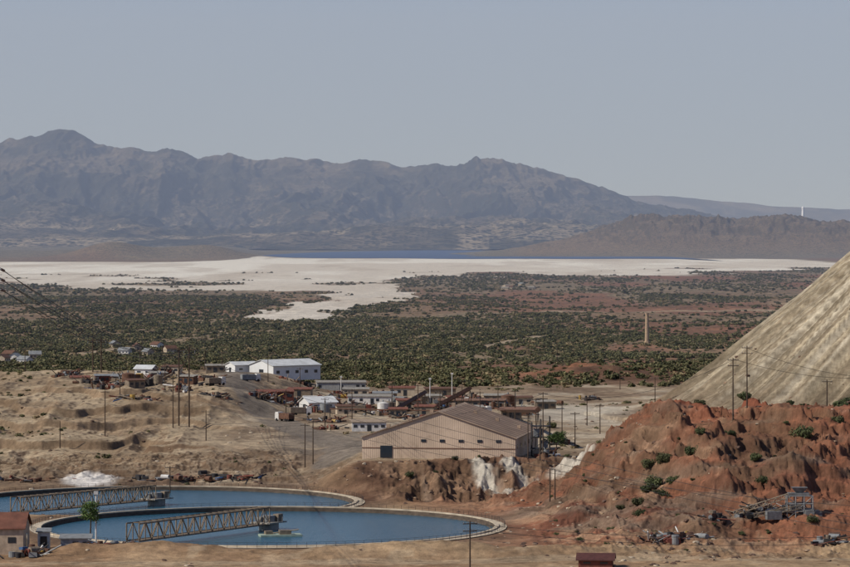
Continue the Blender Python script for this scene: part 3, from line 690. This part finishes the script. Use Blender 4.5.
# ------------------------------------------------------------------ vegetation
lib=D.collections.new('bush_library');nlib=D.collections.new('near_bush_library');rlib=D.collections.new('rock_library')
lg=leafmat('leaf_olive',(92,90,62));lg2=leafmat('leaf_dark',(76,77,52));lg3=leafmat('leaf_dry',(122,110,82));lgn=leafmat('leaf_near',(76,82,54))
def bushmesh(name,n,sz,m,rs,stem=False,lumps=7,flat_=.75):
    r=np.random.RandomState(rs);mb=MB()
    cs=[(r.uniform(-.55,.55),r.uniform(-.55,.55),r.uniform(.3,.85)*flat_,r.uniform(.3,.55)) for _ in range(lumps)]
    for i in range(n):
        c=cs[r.randint(lumps)];d=r.normal(size=3);d/=np.linalg.norm(d);rad=c[3]*r.uniform(.55,1.05)
        p=Vector((c[0]+d[0]*rad,c[1]+d[1]*rad,max(.04,c[2]+d[2]*rad*.8)))
        nn=Vector(d+r.normal(size=3)*.6).normalized();u=nn.orthogonal().normalized();w=nn.cross(u);a=r.uniform(0,6.28)
        uu=u*math.cos(a)+w*math.sin(a);ww=nn.cross(uu);s=sz*r.uniform(.6,1.3)
        mb.add([p+uu*s,p+ww*s*.6,p-uu*s,p-ww*s*.6],[(0,1,2,3)])
    if stem:
        for c in cs: mb.beam((0,0,-.2),(c[0],c[1],c[2]),.035,1,5,.012)
    me=D.meshes.new(name);me.from_pydata([tuple(v) for v in mb.v],[],mb.f);me.materials.append(m);me.materials.append(wood);me.polygons.foreach_set('material_index',mb.m);me.update()
    return D.objects.new(name,me)
for i,(m_,f) in enumerate(((lg,.7),(lg2,.85),(lg2,.65),(lg,.75),(lg3,.5),(lg,.6))): lib.objects.link(bushmesh('scrub_bush_%d'%i,110,.25,m_,i,flat_=f))
for i in range(4): nlib.objects.link(bushmesh('desert_bush_%d'%i,1500,.085,lgn if i else lg2,40+i,True,10,.8))
rockm=[mat('tan_rock',(150,124,98),.95,0,.4),mat('dark_rock',(96,74,60),.95,0,.4),mat('pale_rock',(178,160,134),.95,0,.3)]
for i in range(5):
    bm=bmesh.new();bmesh.ops.create_icosphere(bm,subdivisions=2,radius=1);r=random.Random(i)
    for v in bm.verts: v.co*=r.uniform(.7,1.15);v.co.z*=.65
    me=D.meshes.new('rock');bm.to_mesh(me);bm.free();me.materials.append(rockm[i%3]);rlib.objects.link(D.objects.new('rock_%d'%i,me))
def scatter(name,P,S,coll,mat_=None):
    me=D.meshes.new(name);n=len(P);me.vertices.add(n);me.vertices.foreach_set('co',np.asarray(P,np.float32).ravel())
    a=me.attributes.new('scl','FLOAT_VECTOR','POINT');a.data.foreach_set('vector',np.asarray(S,np.float32).ravel())
    b=me.attributes.new('rot','FLOAT_VECTOR','POINT');rr=np.zeros((n,3),np.float32);rr[:,2]=np.random.uniform(0,6.28,n);b.data.foreach_set('vector',rr.ravel())
    ob=D.objects.new(name,me);SC.collection.objects.link(ob)
    ng=D.node_groups.new(name,'GeometryNodeTree')
    ng.interface.new_socket('Geometry',in_out='INPUT',socket_type='NodeSocketGeometry');ng.interface.new_socket('Geometry',in_out='OUTPUT',socket_type='NodeSocketGeometry')
    gi=ng.nodes.new('NodeGroupInput');go=ng.nodes.new('NodeGroupOutput');ip=ng.nodes.new('GeometryNodeInstanceOnPoints')
    ci=ng.nodes.new('GeometryNodeCollectionInfo');ci.inputs['Collection'].default_value=coll;ci.inputs['Separate Children'].default_value=True;ci.inputs['Reset Children'].default_value=True
    s=ng.nodes.new('GeometryNodeInputNamedAttribute');s.data_type='FLOAT_VECTOR';s.inputs['Name'].default_value='scl'
    r=ng.nodes.new('GeometryNodeInputNamedAttribute');r.data_type='FLOAT_VECTOR';r.inputs['Name'].default_value='rot'
    er=ng.nodes.new('FunctionNodeEulerToRotation');L=ng.links
    L.new(gi.outputs[0],ip.inputs['Points']);L.new(ci.outputs[0],ip.inputs['Instance']);ip.inputs['Pick Instance'].default_value=True
    L.new(s.outputs['Attribute'],ip.inputs['Scale']);L.new(r.outputs['Attribute'],er.inputs[0]);L.new(er.outputs[0],ip.inputs['Rotation'])
    L.new(ip.outputs[0],go.inputs[0])
    md=ob.modifiers.new('scatter','NODES');md.node_group=ng;return ob
def field(n,y0,y1,dens,smin,smax,tmax=.15,pw=2.0):
    y=np.sqrt(np.random.uniform(y0*y0,y1*y1,n));x=y*np.random.uniform(-tmax,tmax,n)
    k=np.random.rand(n)<dens(x,y);x=x[k];y=y[k];z=terrain(x,y)-.1
    s=smin+(smax-smin)*np.random.rand(len(x))**pw
    S=np.stack([s,s,s*np.random.uniform(.7,1.1,len(x))],1);return np.stack([x,y,z],1),S
def dplain(x,y):
    n=fbm(x/80,y/260,4,401);m2=fbm(x/260,y/700,3,404)
    b=.09+.91*ss(-.34,.18,n+m2*.7+.08*(1-ss(2400,3600,y)))
    b=b*np.where((x/y<-.06)&(y<2300),.6,1)
    b=b*(1-.8*bare(x,y))
    b=b*(1-lakemask(x,y))*(1-.7*ss(.3,.7,np.exp(-((x-90)/45)**2-((y-1560)/90)**2)))
    r=np.hypot(x-232,y-1160);b=b*ss(150,170,r)
    b=b*ss(1420,1520,y+fbm(x/30,y/30,3,403)*80)
    tr=np.minimum(segd(x,y,[site(60,3450),site(130,3700),site(330,3760),site(480,3500)])*.5,segd(x,y,[site(60,2300),site(130,2600),site(250,2650),site(500,2500)]))
    tr=np.minimum(tr,segd(x,y,[site(-600,2050),site(-330,2100),site(-250,2250),site(-60,2300)]))
    return b*(segd(x,y,ROAD)>8)*(tr>6)
P1,S1=field(60000,1410,2600,dplain,.9,3.2)
P2,S2=field(58000,2600,4800,dplain,1.2,3.6)
P3,S3=field(30000,4800,8500,lambda x,y:dplain(x,y)*.9,1.8,4.2)
scatter('desert_scrub',np.concatenate([P1,P2,P3]),np.concatenate([S1,S2,S3]),lib)
def dyard(x,y):
    n=fbm(x/25,y/40,3,411);b=.9*ss(.08,.35,n)
    r=np.hypot(x-232,y-1160);b=b*ss(150,160,r)
    b=b*np.where((x>25)|(x<-90),1,.2);b=b*(redfrac(x,y)<.9)
    b=b*(segd(x,y,ROAD)>9)
    return b*~((np.abs(x-7)<28)&(np.abs(y-922)<34))
P3,S3=field(8000,895,1450,dyard,.3,1.6,.15,2.5)
scatter('yard_scrub',P3,S3,lib)
def dred(x,y):
    b=.5*ss(0,.3,fbm(x/14,y/18,3,421))+.05
    b=b*(x>14)*(y<905)
    for T in(T1,T2): b=b*(np.hypot(x-T[0],y-T[1])>T[2]+5)
    return b*((x>25)|(y>845))
P4,S4=field(4200,660,905,dred,.15,.8,.15,2.4)
NB=[]
for p,d,s in((655,752,3.2),(664,756,2.8),(646,748,2.2),(693,760,2.7),(701,764,1.9),(638,738,2.2),(748,768,2.1),(741,772,1.7),(803,768,3.3),(838,776,2.6),(724,778,2.2),(812,705,1.8),(762,735,1.9),(620,742,1.6),(667,905,1.9),(640,985,2.4),(655,1010,2.2),(700,812,2.2),(745,830,2.6),(675,960,2),(557,1000,2.5),(552,1060,2.4),(840,815,2.8),(850,822,3.2),(820,812,1.8),(600,840,1.5),(590,850,1.2),(450,962,1.4),(378,905,1.4),(455,884,1.3),(790,790,1.5),(610,720,1.2),(580,700,1.0),(680,720,1.5),(880,790,3),(672,748,2.2),(660,742,2.4),(648,758,2.4),(732,764,1.6),(566,896,1.4),(410,868,1.6),(435,872,1.3),(756,752,2.2),(716,745,1.6),(640,725,1.8)):
    x,y=site(p-425,d);NB.append((x,y,H(x,y)-.15,s*.86))
P4=np.concatenate([P4,np.array([n[:3] for n in NB])]);S4=np.concatenate([S4,np.array([[n[3]]*3 for n in NB])])
scatter('desert_bushes',P4,S4,nlib)
def drock(x,y):
    b=.15+.85*ss(-.1,.3,fbm(x/12,y/16,3,431))
    for T in(T1,T2): b=b*(np.hypot(x-T[0],y-T[1])>T[2]+3.5)
    b=b*((np.abs(x-7)>24)|(np.abs(y-922)>28))*(segd(x,y,ROAD)>8)
    return b*np.where(((x>14)|(y>835))&(y<900),1,.3)
P5,S5=field(26000,640,1150,drock,.08,.8,.14,5.0)
scatter('rubble',P5,S5,rlib)
def tree(x,y,h,cr,rs):
    z=H(x,y);e=empty('cottonwood_tree',(x,y,z));t=MB();r=random.Random(rs)
    t.beam((0,0,-.4),(.15,.1,h*.5),.2,0,9,.14);t.beam((.15,.1,h*.5),(.1,0,h*.85),.14,0,8,.06);tips=[]
    for i in range(9):
        a=i*2.4;z0=h*(.52+.035*i);L=cr*r.uniform(.55,.95);p=(math.cos(a)*L,math.sin(a)*L,z0+L*.7);t.beam((.12,.08,z0),p,.06,0,6,.02);tips.append(p)
    t.obj('trunk',[wood],e);rr=np.random.RandomState(rs);l=MB();tips.append((.1,0,h*.9))
    for i in range(2200):
        c=tips[rr.randint(len(tips))];d=rr.normal(size=3)*cr*.27;p=Vector((c[0]+d[0],c[1]+d[1],c[2]+d[2]*.8))
        nn=Vector(rr.normal(size=3)).normalized();u=nn.orthogonal().normalized();w=nn.cross(u);s=.13*rr.uniform(.6,1.3);l.add([p+u*s,p+w*s,p-u*s,p-w*s],[(0,1,2,3)])
    l.obj('crown',[leafmat('leaf_crown',(78,96,52))],e)
x,y=site(-425+90,697);tree(x,y,9.5,1.7,3)
x,y=site(-425+556,905);tree(x,y,6,2,5)
# ------------------------------------------------------------------ light
sd=Vector((-.82,-.30,.74)).normalized();el=math.asin(sd.z);az=math.atan2(sd.x,sd.y)
su=D.lights.new('sun','SUN');su.energy=3.9;su.angle=math.radians(.5);su.color=(1,.96,.89);so=D.objects.new('sun',su);so.rotation_euler=sd.to_track_quat('Z','Y').to_euler();SC.collection.objects.link(so)
w=D.worlds.new('World');SC.world=w;w.use_nodes=True;nt=w.node_tree;bg=nt.nodes['Background']
sk=N(nt,'ShaderNodeTexSky',sky_type='NISHITA');sk.sun_disc=False;sk.sun_elevation=el;sk.sun_rotation=az;sk.altitude=1200;sk.air_density=1.0;sk.dust_density=.4;sk.ozone_density=3.0
mp=N(nt,'ShaderNodeMapping');mp.inputs['Location'].default_value=(0,0,.05);tcw=N(nt,'ShaderNodeTexCoord')
nt.links.new(tcw.outputs['Generated'],mp.inputs['Vector']);nt.links.new(mp.outputs[0],sk.inputs['Vector'])
mxw=N(nt,'ShaderNodeMix',data_type='RGBA',blend_type='MULTIPLY');mxw.inputs[0].default_value=1;mxw.inputs[7].default_value=(1.05,.96,1.08,1)
nt.links.new(sk.outputs[0],mxw.inputs[6]);nt.links.new(mxw.outputs[2],bg.inputs[0]);bg.inputs[1].default_value=.097
cam=D.cameras.new('camera');cam.lens=144;cam.sensor_width=36;cam.shift_y=-.0606;cam.clip_start=1;cam.clip_end=120000
co=D.objects.new('camera',cam);co.location=(0,0,64);co.rotation_euler=(math.pi/2,0,0);SC.collection.objects.link(co);SC.camera=co
SC.view_settings.view_transform='Standard';SC.view_settings.look='None';SC.view_settings.exposure=0
